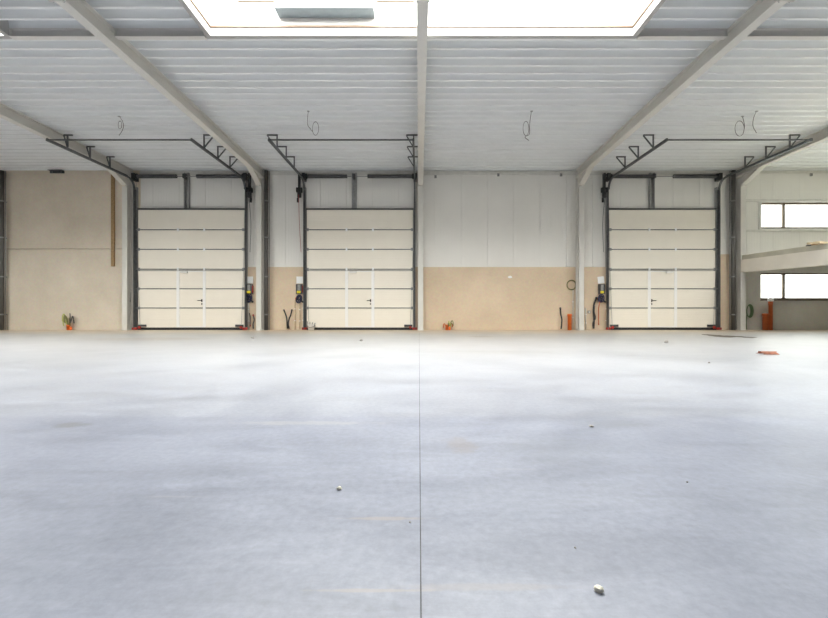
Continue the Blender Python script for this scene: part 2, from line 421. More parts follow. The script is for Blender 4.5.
# windows
def window(name, z0, z1, sill):
    fr = MB(); y0, y1 = YW+0.05, YW+0.13; t = 0.07
    fr.box(XW0, XW1, y0, y1, z0, z0+t, 0.006); fr.box(XW0, XW1, y0, y1, z1-t, z1, 0.006)
    fr.box(XW0, XW0+t, y0, y1, z0+t, z1-t, 0.006); fr.box(XW1-t, XW1, y0, y1, z0+t, z1-t, 0.006)
    o = struct(fr.build(name, 'frame'))
    xm = [PX(784.2, YW+0.05), 16.4, 18.3]
    for x in xm: MB().box(x-0.04, x+0.04, y0, y1, z0+t, z1-t, 0.006).build('mullion', 'frame', o)
    e = [XW0+t] + xm + [XW1-t]
    for a, b in zip(e, e[1:]): MB().box(a+0.03, b-0.03, y0+0.03, y0+0.045, z0+t, z1-t).build('pane', 'tinted', o)
    if sill: MB().box(XW0-0.02, XW1, YW-0.04, YW+0.06, z0-0.035, z0+0.003, 0.004).build('sill', 'frame', o)
window('window_1', W1[0], W1[1], False); window('window_2', W2[0], W2[1], True)

# ------------------------------------------------------------------ skylights
def skylight(box, label, detail):
    x0, x1, y0, y1 = box; zb = zdeck(y1) - 0.13; zt = zdeck(y1) + CURB
    r = thing('skylight', ((x0+x1)/2, (y0+y1)/2, zb), label, 'skylight', None)
    c = MB(); t = 0.09
    bx = [q for q in COLS if x0 < q < x1][0]; zn = zdeck(y0) + 0.002
    for ya, yb in ((y1, y1+t), (y0-t, y0)):
        c.box(x0-t, x1+t, ya, yb, zn, zt)
        c.box(x0-t, bx-0.1, ya, yb, zb, zn); c.box(bx+0.1, x1+t, ya, yb, zb, zn)
    c.box(x0-t, x0, y0, y1, zb, zt, 0.004); c.box(x1, x1+t, y0, y1, zb, zt, 0.004)
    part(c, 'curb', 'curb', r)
    f = MB(); zl = zb + 0.15
    f.box(x0+0.001, x1-0.001, y1-0.016, y1, zl, zl+0.035); f.box(x0, x0+0.016, y0, y1-0.016, zl, zl+0.035); f.box(x1-0.016, x1, y0, y1-0.016, zl, zl+0.035)
    part(f, 'bead', 'tan', r)
    f = MB()
    for k in range(7):
        x = x0 + (x1-x0)*k/6
        f.box(max(x0, x-0.03), min(x1, x+0.03), y0, y1, zt-0.07, zt, 0.004)
    f.box(x0, x1, y0, y0+0.06, zt-0.075, zt-0.005, 0.004); f.box(x0, x1, y1-0.06, y1, zt-0.075, zt-0.005, 0.004)
    part(f, 'glazing_bars', 'stile', r)
    part(MB().box(x0-0.05, x1+0.05, y0-0.05, y1+0.05, zt+0.001, zt+0.012), 'pane', 'glass', r)
    if detail:
        xa, xb = PX(279, y1), PX(375, y1); za = PZ(18, y1)
        v = MB(); v.box(xa, xb, y1-0.26, y1-0.0, za, za+0.02, 0.003)
        pv = part(v, 'vent_tray', 'vent', r)
        part(MB().box(xa+0.002, xb-0.002, y1-0.262, y1-0.01, za+0.02, za+0.19, 0.006), 'vent_box', 'curb', r)
        zl2 = PZ(2, y1)
        for qa, qb in ((PX(238, y1), xa-0.02), (xb+0.02, PX(414, y1))):
            part(MB().box(qa, qb, y1-0.02, y1, zl2, zl2+0.03), 'rail', 'tan', r)
        # opener rod slung under the glazing to the right of the beam
        part(MB().tube([P(524, 12, 6.9), P(529, -2, 6.9)], 0.012), 'opener_rod', 'galv', r)
    return r
skylight(SKY[0], 'large glowing skylight with deep white lining over the middle of the hall', True)
skylight(SKY[1], 'skylight corner at the far left edge of the ceiling', False)
skylight(SKY[2], 'white lined skylight beyond the right roof beam, outside the picture', False)

# ------------------------------------------------------------------ steel frames
cl_lab = ['grey steel column left of the leftmost roller door, beside the concrete wall', 'grey steel column between the left and middle roller doors, beside a dark downpipe',
          'narrow grey steel column right of the middle roller door', 'grey steel column left of the right roller door, beside the hanging cable coil',
          'grey steel column right of the right roller door carrying the mezzanine']
rf_lab = ['grey roof beam above the leftmost column, with door track alongside', 'grey roof beam slanting up left from the column between left and middle doors',
          'grey roof beam running straight overhead in the centre under the skylight', 'grey roof beam slanting up right from the column left of the right door',
          'grey roof beam at the right edge above the mezzanine column']
HW = 0.095
def rafter_bot(y): return zdeck(y) - 0.30
for cx, la, lb in zip(COLS, cl_lab, rf_lab):
    c = thing('steel_column', (cx, 14.75, 0), la, 'column', 'steel columns along the door wall')
    m = MB(); top = 5.65
    m.box(cx-HW, cx+HW, 14.60, 14.618, 0.02, 5.26, 0.003); m.box(cx-HW, cx+HW, 14.892, 14.91, 0.02, 5.94, 0.003)
    m.box(cx-0.008, cx+0.008, 14.618, 14.892, 0.02, 5.6)
    part(m, 'shaft', 'beam', c)
    part(MB().box(cx-0.115, cx+0.115, 14.57, 14.94, 0, 0.02, 0.003), 'base_plate', 'beam', c)
    r = thing('roof_beam', (cx, 14.75, rafter_bot(14.75)), lb, 'beam', 'steel roof beams')
    def seg(m, y0, y1):
        for s0, s1 in (((0.30-0.016), 0.30-0.001), (0.0, 0.016)):
            m.prism([(y0, rafter_bot(y0)+s0), (y1, rafter_bot(y1)+s0), (y1, rafter_bot(y1)+s1), (y0, rafter_bot(y0)+s1)], 'x', cx-HW, cx+HW)
        m.prism([(y0, rafter_bot(y0)+0.016), (y1, rafter_bot(y1)+0.016), (y1, rafter_bot(y1)+0.284), (y0, rafter_bot(y0)+0.284)], 'x', cx-0.007, cx+0.007)
    m = MB(); seg(m, 6.47, 14.89); part(m, 'beam', 'beam', r)
    m = MB(); seg(m, YR+0.01, 6.43); part(m, 'beam', 'beam', r)
    ya, yb = 13.75, 14.60; zb = PZ(185.3, 14.6)
    h = MB(); h.prism([(ya, rafter_bot(ya)), (yb, zb), (yb, zb+0.018), (ya, rafter_bot(ya)+0.018)], 'x', cx-HW, cx+HW)
    h.prism([(ya+0.02, rafter_bot(ya)), (yb, zb+0.01), (14.618, zb+0.02), (14.618, rafter_bot(yb)+0.01)], 'x', cx-0.007, cx+0.007)
    part(h, 'haunch', 'beam', r)
    for y0, y1 in ((6.431, 6.449), (6.451, 6.469)):
        part(MB().box(cx-HW-0.025, cx+HW+0.025, y0, y1, rafter_bot(6.45)-0.06, rafter_bot(6.45)+0.29, 0.003), 'splice_plate', 'beam', r)
    for sx in (-0.085, 0.085):
        for z in (-0.03, 0.07, 0.2):
            part(MB().tube([(cx+sx, 6.40, rafter_bot(6.45)+z), (cx+sx, 6.50, rafter_bot(6.45)+z)], 0.017, 6), 'bolt', 'galv', r)
    # small cleat where the trimmer lands
tr_lab = ['dark steel trimmer beam in the ceiling at the far left edge', 'dark steel trimmer beam between the left roof beam and the big skylight',
          'dark steel trimmer beam between the big skylight and the right roof beam', 'dark steel trimmer beam in the ceiling at the far right edge']
for (x0, x1), la in zip(((-7.74, -5.95), (-5.75, -4.06), (4.16, 5.83), (6.03, 8.49)), tr_lab):
    y0 = 7.60; z1 = zdeck(y0) - 0.002; z0 = z1 - 0.155
    t = thing('roof_trimmer', ((x0+x1)/2, y0, z0), la, 'beam', 'steel trimmers beside the skylights')
    m = MB(); m.box(x0, x1, y0-0.05, y0+0.05, z0, z0+0.012); m.box(x0, x1, y0-0.05, y0+0.05, z1-0.012, z1); m.box(x0, x1, y0-0.006, y0+0.006, z0+0.012, z1-0.012)
    part(m, 'beam', 'beam', t)
    for xe in (x0, x1):
        s = 1 if xe == x0 else -1
        part(MB().box(min(xe, xe+s*0.012), max(xe, xe+s*0.012), y0-0.046, y0+0.046, z0+0.013, z1-0.013), 'end_plate', 'beam', t)

# ------------------------------------------------------------------ mezzanine on the right
x0 = XC+HW-0.04; yA, yB = 14.595, 4.0
slope = 0.0215
def zz(z, y): return z - slope*(14.6-y)
mz = MB(); zt, zm, zb = 2.735, 2.575, 2.125
xf = PX(740.7, 14.6)
mz.prism([(yA, zz(zb, yA)), (yB, zz(zb, yB)), (yB, zz(zm, yB)), (yA, zz(zm, yA))], 'x', xf, xf+0.3)
mezz = mz.build('mezzanine_edge_beam', 'beam')
tag(mezz, 'pale concrete mezzanine edge beam running from the right column', 'beam', None, 'thing')
mezz.data.materials[0] = plain('pale_precast_beam', (0.80, 0.76, 0.69), 0.8, 0, 0.05, 2)
ms = MB()
for ye, xa, xb in ((14.56, xf+0.012, XC+0.13), (YW-0.06, XC+0.13, XR-0.02)):
    ms.prism([(ye, zz(zm, ye)+0.001), (yB, zz(zm, yB)+0.001), (yB, zz(zt, yB)), (ye, zz(zt, ye))], 'x', xa, xb)
slab = ms.build('mezzanine_slab', plain('grey_green_slab', (0.52, 0.50, 0.42), 0.85, 0, 0.12, 3, 0.2))
tag(slab, 'grey concrete mezzanine slab on top of the pale edge beam', 'slab', None, 'thing')

# ------------------------------------------------------------------ sectional doors
def sectional_door(cx, v, label):
    YD = 14.90                                # inner face of the door leaf
    xl, xr = cx-DW/2, cx+DW/2
    mot = {'A': 1, 'B': -1, 'C': -1}[v]       # drive side
    hnd = {'A': 1, 'B': 1, 'C': -1}[v]        # side of the pass-door handle
    r = thing('sectional_door', (cx, YD, 0), label, 'garage door', 'sectional industrial doors')
    seams = [0.075] + [PZ(y, YD) for y in (308.0, 288.8, 269.2, 249.3, 229.7)] + [DH-0.02]
    sx = [cx-0.49, cx+0.49]
    for i, (z0, z1) in enumerate(zip(seams, seams[1:])):
        m = MB(); m.box(xl+0.03, xr-0.03, YD, YD+0.042, z0+0.016, z1-0.016, 0.008)
        k = 1
        while z0 + 0.016 + k*0.09 < z1-0.05:          # fine horizontal stucco lines
            z = z0+0.016+k*0.09
            m.box(xl+0.05, xr-0.05, YD-0.003, YD+0.01, z-0.032, z+0.032, 0.003); k += 1
        part(m, 'panel', 'door', r)
    # dark seams and seal behind the panels
    part(MB().box(xl+0.035, xr-0.035, YD+0.02, YD+0.04, 0.06, DH-0.02), 'seam_gasket', 'dark', r)
    part(MB().box(xl+0.02, xr-0.02, YD-0.006, YD+0.045, 0.0, 0.085, 0.01), 'bottom_seal', 'black', r)
    m = MB(); m.box(xl+0.0, xr, YD-0.02, YD+0.05, DH-0.035, DH+0.02, 0.004); part(m, 'top_rail', 'dark', r)
    for z in seams[1:-1]:
        part(MB().box(xl+0.07, xr-0.07, YD-0.011, YD+0.01, z-0.014, z+0.012, 0.003), 'seam_rail', 'track', r)
    if True:      # double reinforcing rail over the pass door
        part(MB().box(xl+0.05, xr-0.05, YD-0.014, YD+0.01, seams[3]-0.066, seams[3]-0.045, 0.003), 'seam_rail', 'track', r)
    # hinges
    for z in seams[1:-1]:
        for x in (xl+0.06, xr-0.06):
            s = 1 if x < cx else -1
            h = MB(); h.box(x-0.05, x+0.05, YD-0.02, YD-0.003, z-0.05, z+0.05, 0.004)
            h.tube([(x-s*0.09, YD-0.03, z), (x+s*0.02, YD-0.03, z)], 0.012, 8)
            part(h, 'hinge', 'galv', r)
        for x in sx:
            part(MB().box(x-0.035, x+0.035, YD-0.024, YD-0.003, z-0.055, z+0.055, 0.005), 'hinge', 'white', r)
    # wicket door in the lower three sections
    wd = MB()
    for x in sx:
        wd.box(x-0.055, x+0.055, YD-0.013, YD+0.005, 0.10, seams[3]-0.07, 0.004)
    for z in (0.10, seams[3]-0.10): wd.box(sx[0]+0.04, sx[1]-0.04, YD-0.0125, YD+0.005, z, z+0.03, 0.003)
    pd = part(wd, 'pass_door', 'stile', r)
    hx = cx + hnd*0.40; hz = PZ(300.6, YD)
    h = MB(); h.box(hx-0.02, hx+0.02, YD-0.02, YD-0.004, hz-0.05, hz+0.05, 0.005)
    h.tube([(hx, YD-0.02, hz), (hx, YD-0.065, hz)], 0.012, 8); h.tube([(hx+hnd*0.01, YD-0.065, hz), (hx-hnd*0.13, YD-0.065, hz)], 0.013, 8)
    h.box(hx-0.02, hx+0.02, YD-0.018, YD-0.004, hz-0.15, hz-0.10, 0.005)
    part(h, 'handle', 'black', pd)
    kz = PZ(272.3, YD); ks = cx - hnd*0.24
    h = MB(); h.box(ks-0.12, ks+0.12, YD-0.06, YD-0.004, kz-0.03, kz+0.03, 0.008); h.tube([(ks-hnd*0.1, YD-0.05, kz), (ks-hnd*0.1, YD-0.10, kz), (ks+hnd*0.12, YD-0.10, kz+0.03)], 0.009, 6)
    part(h, 'door_closer', 'stile', pd)
    # tracks
    ZH = 5.56; R = 0.34; YT = 14.80; YE = 11.31
    for s in (-1, 1):
        x = cx + s*(DW/2+0.035)
        vt = MB()
        vt.box(x-0.026, x+0.026, YT+0.075, YT+0.10, 0.02, ZH-R, 0.003)      # back angle
        vt.box(min(x+s*0.006, x+s*0.026), max(x+s*0.006, x+s*0.026), YT-0.03, YT+0.08, 0.02, ZH-R, 0.003)
        part(vt, 'vertical_track', 'track', r)
        wl = MB(); wl.box(x-0.024, x+0.024, YT+0.10, YW+0.01, 0.01, ZH-R+0.1)
        part(wl, 'track_bracket', 'galv', r)
        ht = MB()
        pts = [(x, YT, ZH-R-0.02)] + [(x, YT-R+R*math.cos(a), ZH-R+R*math.sin(a)) for a in [math.radians(q) for q in range(0, 91, 15)]] + [(x, YE, ZH)]
        for a, b in zip(pts, pts[1:]): ht.bar(a, b, 0.045, 0.06)
        ht.box(x-0.02, x+0.02, YE, YT-R-0.02, ZH+0.02, ZH+0.055)
        part(ht, 'horizontal_track', 'track', r)
        out = s
        for y in (11.986, 12.808, 13.63):
            zt = zdeck(y) - 0.002
            if v == 'B' and s == 1: xo, xi = x-0.22, x+0.12
            elif v == 'A' and s == -1: xo, xi = x-0.11, x+0.15
            else: xo, xi = x+out*0.30, x-out*0.02
            hg = MB(); hg.bar((x, y, ZH+0.03), (x, y, zt), 0.035)
            hg.bar((xo, y, zt-0.02), (xi, y, zt-0.02), 0.035)
            hg.bar((xo, y, zt-0.03), (x, y, ZH+0.05), 0.03)
            part(hg, 'hanger', 'track', r)
        # foot bracket with red bumper and lower roller
        fb = MB(); fb.box(x-s*0.30-0.09 if s > 0 else x+0.09, x-s*0.09 if s > 0 else x+0.39, YD-0.05, YD-0.008, 0.12, 0.20, 0.008)
        part(fb, 'bottom_bracket', 'dark', r)
        fb = MB(); fb.box(x-0.09, x+0.09, YD-0.12, YD-0.05, 0.01, 0.10, 0.02); fb.tube([(x-s*0.16, YD-0.09, 0.10), (x-s*0.16, YD-0.04, 0.10)], 0.05, 12)
        part(fb, 'bumper', 'red', r)
        # lifting cable along the leaf edge
        part(MB().tube([(x-s*0.16, YD-0.03, 0.15), (x-s*0.07, YD-0.035, 2.5), (x-s*0.02, YD-0.03, ZH-0.1)], 0.006, 6), 'lift_cable', 'galv', r)
    # tie bar between the track ends
    part(MB().bar((cx-DW/2-0.045, YE+0.02, ZH+0.01), (cx+DW/2+0.045, YE+0.02, ZH+0.01), 0.035), 'tie_bar', 'track', r)
    # shaft, springs, centre post
    zs = PZ(176.6, 14.85); ys = 14.82
    post = cx + {'A': -0.19, 'B': -0.21, 'C': -0.37}[v]
    cp = MB()
    for dx in (-0.07, 0.07): cp.box(post+dx-0.022, post+dx+0.022, 14.90, YW+0.01, DH+0.02, 5.86, 0.004)
    cp.box(post-0.07, post+0.07, 14.97, YW+0.01, DH+0.02, 5.86)
    part(cp, 'centre_post', 'galv', r)
    part(MB().tube([(xl-0.12, ys, zs), (xr+0.12, ys, zs)], 0.016, 10), 'shaft', 'galv', r)
    for a, b in {'A': ((xl+0.02, cx-0.5), (cx+0.25, xr-0.08)), 'B': ((xl+0.1, cx-0.46), (cx+0.3, xr-0.05)), 'C': ((xl+0.05, post-0.05), (cx+0.37, xr-0.05))}[v]:
        sp = MB(); n = int((b-a)/0.03)
        prof = []
        t = [(a+(b-a)*k/(2*n), ys, zs) for k in range(2*n+1)]
        sp.tube(t, [0.072 if k % 2 else 0.066 for k in range(2*n+1)], 14)
        part(sp, 'torsion_spring', 'dark', r)
    pb = MB(); pb.box(post-0.05, post+0.05, ys-0.09, 14.95, zs-0.08, zs+0.08, 0.01); part(pb, 'bearing_bracket', 'dark', r)
    for s in (-1, 1):
        x = cx + s*(DW/2+0.05)
        b = MB(); b.box(x-0.06, x+0.06, ys-0.10, 14.98, zs-0.16, zs+0.10, 0.01)
        b.tube([(x-s*0.11, ys, zs), (x-s*0.06, ys, zs)], 0.10, 18); part(b, 'cable_drum', 'black', r)
    # drive unit on the shaft end
    x = cx + mot*(DW/2+0.21); zm = PZ(190, 14.8)
    d = MB(); d.box(x-0.035, x+0.035, 14.72, 14.86, zm-0.02, zs+0.10, 0.01)
    d.tube([(x, 14.78, zm-0.28), (x, 14.78, zm)], 0.075, 16); d.box(x-0.11, x+0.11, 14.72, 14.85, zm-0.10, zm+0.08, 0.02)
    d.tube([(x+mot*0.05, 14.78, zm-0.46), (x+mot*0.05, 14.78, zm-0.3)], 0.04, 10)
    du = part(d, 'drive_unit', 'black', r)
    part(MB().tube([(x, 14.70, zm-0.2), (x+mot*0.02, 14.86, 4.0), (x-mot*0.03, 14.9, 2.9)], 0.008, 6, 6), 'cable', 'red' if v == 'B' else 'dark', du)
    return r
dl = ['leftmost cream sectional door with closed panels, beside the concrete wall', 'middle cream sectional door with closed panels, left of the centre column',
      'right cream sectional door with closed panels, beside the mezzanine']
for (c, v), la in zip(DOORS, dl): sectional_door(c, v, la)

# ------------------------------------------------------------------ downpipes
def downpipe(px, label, cs=1):
    y = 14.80; x = PX(px, y)
    r = thing('downpipe', (x, y, 0), label, 'pipe', 'dark grey downpipes')
    part(MB().lathe([(0.07, 0.0), (0.07, 5.9)], (x, y, 0), 18), 'pipe', 'pipe', r)
    part(MB().tube([(x+cs*0.095, y+0.04, 0.0), (x+cs*0.095, y+0.04, 5.9)], 0.018, 8), 'conduit', 'galv', r)
    for z in (0.55, 1.95, 3.4, 4.75):
        part(MB().lathe([(0.072, 0), (0.08, 0.005), (0.08, 0.045), (0.072, 0.05)], (x, y, z), 18).box(x-0.02, x+0.02, y+0.07, 14.975, z+0.005, z+0.045), 'clip', 'galv', r)
downpipe(266.2, 'dark grey downpipe right of the column between left and middle doors')
downpipe(733.4, 'dark grey downpipe left of the mezzanine column', -1)
downpipe(1.8, 'dark grey downpipe at the left end of the concrete wall')

# ------------------------------------------------------------------ door controls on the wall
YF = YW - 0.015
def controls(px, where, v):
    x = PX(px, YF)
    s = MB(); a = Matrix.Rotation(math.radians(-6 if v == 'C' else 0), 3, 'Y')
    s.box(x-0.12, x+0.12, YF-0.018, YF-0.002, PZ(283.5, YF), PZ(276.5, YF), 0.003, a)
    o = at(s.build('instruction_sheet', 'white'), (x, YF, PZ(283.5, YF)))
    tag(o, 'white sheet pinned above the control box ' + where, 'paper', 'white sheets by the door controls', 'thing')
    z0, z1 = PZ(294, YF), PZ(284.2, YF)
    r = thing('control_box', (x, YF, z0), 'dark control box with yellow button ' + where, 'control box', 'door control boxes')
    part(MB().box(x-0.115, x+0.115, YF-0.11, YF, z0, z1, 0.015), 'housing', 'dark', r)
    part(MB().box(x-0.045, x+0.055, YF-0.122, YF-0.10, z0+0.13, z1-0.02, 0.006), 'front_panel', 'galv', r)
    part(MB().box(x-0.07, x+0.07, YF-0.135, YF-0.10, z0+0.02, z0+0.115, 0.02), 'button', 'yellow', r)
    if v != 'C': part(MB().box(x+0.085, x+0.135, YF-0.10, YF-0.01, z0+0.05, z1-0.06, 0.01), 'switch', 'red', r)
    zc = PZ(298.8, YF)
    r = thing('cable_coil', (x, YF-0.05, zc), 'coil of dark blue cable hanging under the control box ' + where, 'cable', 'coiled control cables')
    m = MB(); rnd = random.Random(px)
    for k in range(6):
        cx_, cz_ = x+rnd.uniform(-0.03, 0.03), zc+rnd.uniform(-0.03, 0.03); rx, rz = (0.035, 0.06, 0.085, 0.10, 0.11, 0.05)[k], (0.05, 0.08, 0.11, 0.13, 0.15, 0.10)[k]
        m.tube([(cx_+rx*math.cos(t)+0.25*rz*math.sin(t)*0.5, YF-0.03-0.012*k, cz_+rz*math.sin(t)) for t in [i*2*math.pi/18 for i in range(19)]], 0.016, 8)
    part(m, 'coil', 'navy', r)
    part(MB().box(x+0.06, x+0.16, YF-0.10, YF-0.04, zc-0.13, zc-0.07, 0.015, Matrix.Rotation(0.6, 3, 'Y')), 'plug', 'black', r)
    part(MB().box(x-0.12, x-0.03, YF-0.10, YF-0.03, zc-0.06, zc+0.0, 0.015), 'plug', 'black', r)
    part(MB().box(x-0.16, x-0.10, YF-0.05, YF-0.02, zc-0.02, zc+0.05, 0.01), 'plug', 'orange', r)
controls(250.0, 'right of the leftmost door', 'A')
controls(299.7, 'left of the middle door', 'B')
controls(600.8, 'left of the right door', 'C')

def conduit(px, y0, y1, name, mat, rad, label, cat, grp=None, Y=14.96):
    x = PX(px, Y)
    r = thing(name, (x, Y, PZ(y1, Y)), label, cat, grp)
    za, zb = max(0.0, PZ(y1, Y)), PZ(y0, Y)
    part(MB().tube([(x, Y, za), (x, Y, zb)], rad, 10), 'tube', mat, r)
    for q in (0.3, 0.7):
        part(MB().box(x-rad-0.012, x+rad+0.012, Y-rad-0.004, YW-0.014, za+(zb-za)*q-0.012, za+(zb-za)*q+0.012, 0.003), 'clip', 'white', r)
conduit(295.0, 300, 329.5, 'cable_conduit', 'pine', 0.016, 'tan conduit left of the cable coil by the middle door', 'conduit')
conduit(299.8, 301, 329.5, 'cable_conduit', 'pine', 0.016, 'tan conduit straight below the cable coil by the middle door', 'conduit')
conduit(303.3, 299, 329.5, 'cable_conduit', 'trim', 0.02, 'grey conduit between the cable coil and the middle door', 'conduit')
conduit(248.7, 301, 329.5, 'cable_conduit', 'trim', 0.016, 'pale conduit below the cable coil right of the leftmost door', 'conduit')
conduit(573.0, 290, 329.5, 'cable_conduit', 'trim', 0.018, 'pale conduit running down from the ring of cable left of the column', 'conduit')
conduit(585.8, 308, 329.5, 'cable_conduit', 'trim', 0.02, 'short pale conduit just right of the column by the right door', 'conduit')
conduit(606.4, 300, 329.5, 'cable_conduit', 'pine', 0.018, 'tan conduit close to the left track of the right door', 'conduit')

def hose(name, pts, mat, rad, label, cat, Y=14.9, grp=None, tip=None):
    r = thing(name, P(pts[-1][0], pts[-1][1], Y), label, cat, grp)
    q = [P(a, b, Y) for a, b in pts]; q = [Vector((p.x, p.y + 0.03*math.sin(i*1.7), max(p.z, rad+0.002))) for i, p in enumerate(q)]
    part(MB().tube(q, rad, 10, 6), 'tube', mat, r)
    if tip: part(MB().tube([q[0], q[0]+(q[0]-q[1]).normalized()*0.06], rad*1.25, 10), 'end_cap', tip, r)
    return r
hose('hose', [(284.2, 311), (285.6, 315), (287, 319.5), (287.4, 324), (287.2, 328.6)], 'black', 0.024, 'black hose stub leaning left, one of the pair left of the middle door', 'hose', grp=None, tip='dark')
hose('hose', [(291.6, 311), (290.4, 315), (289, 319.5), (288.6, 324), (288.8, 328.6)], 'black', 0.024, 'black hose stub leaning right, one of the pair left of the middle door', 'hose', tip='dark')
hose('hose', [(560.4, 309), (561, 314), (561.7, 319), (561.4, 324), (561.3, 328.8)], 'black', 0.028, 'black hose stub beside the short orange pipe', 'hose', tip='dark')
hose('hose', [(596.2, 298.5), (594.8, 303), (593.6, 308), (593.2, 313), (594.2, 319), (594, 328.6)], 'black', 0.03, 'long black hose rising from the floor left of the right door controls', 'hose', tip='dark')
hose('hose', [(594.5, 306), (594.6, 312), (595.4, 318), (592.6, 323), (593.4, 328.6)], 'dark', 0.02, 'dark hose twisted around the long black hose by the right door', 'hose', Y=14.84)
hose('hose', [(598.6, 323.5), (599, 314), (598.6, 308), (599.4, 302)], 'rust', 0.016, 'thin brown cable below the coil left of the right door', 'cable', tip='red')
hose('hose', [(250.2, 325), (249.8, 321), (250.4, 317), (249.6, 313)], 'dark', 0.018, 'short dark cable tail with red plug below the control box right of the leftmost door', 'cable', tip='red')
hose('hose', [(253.4, 316), (253.8, 320), (253.2, 324), (253.7, 328.6)], 'dark', 0.022, 'short dark cable tail rising from the floor beside the column right of the leftmost door', 'cable', tip='red')
hose('hose', [(134.8, 281), (131.4, 288), (130.4, 294), (130.6, 302)], 'dark', 0.014, 'thin dark cable bowed out from the left track of the leftmost door', 'cable')

# ring of cable on the wall left of the fourth column
x, z = PX(571.2, YF), PZ(285, YF)
r = thing('cable_coil', (x, YF-0.03, z), 'ring of olive cable hung on the tan wall left of the column', 'cable')
m = MB()
for k, rr in enumerate((0.17, 0.155, 0.18)):
    m.tube([(x+rr*math.cos(t), YF-0.012-0.014*k, z+rr*1.05*math.sin(t)) for t in [i*2*math.pi/28 for i in range(29)]], 0.009, 8)
part(m, 'coil', 'olive', r)
part(MB().tube([(x, YF-0.05, z+0.19), (x, YF, z+0.19)], 0.012, 8), 'hook', 'galv', r)

# ------------------------------------------------------------------ pipes standing by the walls
def stub_pipe(px, y0, rad, mat, label, Y, cap=None, cat='pipe'):
    x = PX(px, Y); h = PZ(y0, Y)
    r = thing('drain_pipe', (x, Y, 0), label, cat)
    part(MB().lathe([(rad, 0), (rad, h*0.88), (rad*1.14, h*0.885), (rad*1.14, h), (rad*0.95, h), (rad*0.95, h-0.08)], (x, Y, 0), 20), 'tube', mat, r)
    if cap: part(MB().lathe([(rad*1.1, 0), (rad*1.5, 0.02), (rad*1.5, 0.09), (rad*0.9, 0.14), (0.01, 0.145)], (x, Y, h), 20), 'cap', cap, r)
stub_pipe(569.6, 314, 0.07, 'orange', 'short orange pipe standing on the floor left of the column by the right door', 14.85)
stub_pipe(765.6, 313.5, 0.095, 'rust', 'short rust orange pipe under the right window', 14.8)
stub_pipe(770.6, 301.5, 0.063, 'rust', 'tall rust orange pipe with white cap under the right window', 14.8, 'white')

def stub_bundle(px, top, wpx, Y, label, mats, seed, tube):
    x = PX(px, Y); h = PZ(top, Y); rnd = random.Random(seed)
    r = thing('cable_bundle', (x, Y, 0), label, 'cables')
    part(MB().lathe([(0.055, 0), (0.055, 0.14), (0.062, 0.14), (0.062, 0.2), (0.045, 0.2)], (x-0.03, Y, 0), 16), 'conduit_stub', tube, r)
    part(MB().lathe([(0.04, 0), (0.04, 0.12), (0.034, 0.12)], (x+0.07, Y-0.02, 0), 14), 'conduit_stub', tube, r)
    w = wpx*Y/F/2
    for k in range(7):
        a = rnd.uniform(-1, 1); t = h*rnd.uniform(0.65, 1.0)
        p = [(x-0.03+0.02*a, Y, 0.12), (x+a*w*0.5, Y-0.04*rnd.random(), t*0.7), (x+a*w*0.8, Y-0.05, t), (x+a*w, Y-0.06, t*0.85), (x+a*w*1.05, Y-0.08*rnd.random(), t*rnd.uniform(0.3, 0.6))]
        part(MB().tube(p, 0.017, 8, 6), 'cable', mats[k % len(mats)], r)
stub_bundle(69.2, 313.2, 11, 14.85, 'bunch of looped cables sprouting from an orange stub at the concrete wall', ['olive', 'ygreen', 'dark', 'olive'], 3, 'orange')
stub_bundle(447.6, 320.2, 11, 14.85, 'low bunch of cables in an orange stub by the tan wall', ['ygreen', 'rust', 'olive', 'dark'], 5, 'orange')
# green coil behind the mezzanine column
Y = 14.9; x, z = PX(749.2, Y), PZ(311, Y)
r = thing('cable_coil', (x, Y, z), 'coil of green cable on the grey wall right of the mezzanine column', 'cable')
m = MB()
for k in range(4): m.tube([(x+(0.10+0.02*k)*math.cos(t)*0.75, Y+0.02-0.02*k, z+(0.20+0.015*k)*math.sin(t)) for t in [i*2*math.pi/22 for i in range(23)]], 0.013, 8)
m.tube([(x-0.08, Y, z-0.15), (x-0.11, Y, z-0.4), (x-0.10, Y, 0.02)], 0.013, 8, 5)
part(m, 'coil', plain('green_cable', (0.10, 0.16, 0.07), 0.5), r)

# bucket in front of the middle door
x, y = PX(311.2, 14.62), 14.62
r = thing('bucket', (x, y, 0), 'white bucket on the floor at the left foot of the middle door', 'bucket')
part(MB().lathe([(0.10, 0), (0.13, 0.22), (0.135, 0.225), (0.122, 0.225), (0.095, 0.012), (0.001, 0.012)], (x, y, 0), 20), 'body', 'white', r)
part(MB().tube([(x-0.135, y, 0.21), (x-0.12, y-0.06, 0.15), (x, y-0.15, 0.11), (x+0.12, y-0.06, 0.15), (x+0.135, y, 0.21)], 0.006, 6, 5), 'handle', 'dark', r)
m = MB()
for k in range(4): m.bar((x-0.09+0.05*k, y+0.02*k-0.03, 0.03), (x-0.15+0.1*k, y+0.03-0.02*k, 0.33-0.02*k), 0.025, 0.02)
part(m, 'contents', 'galv', r)

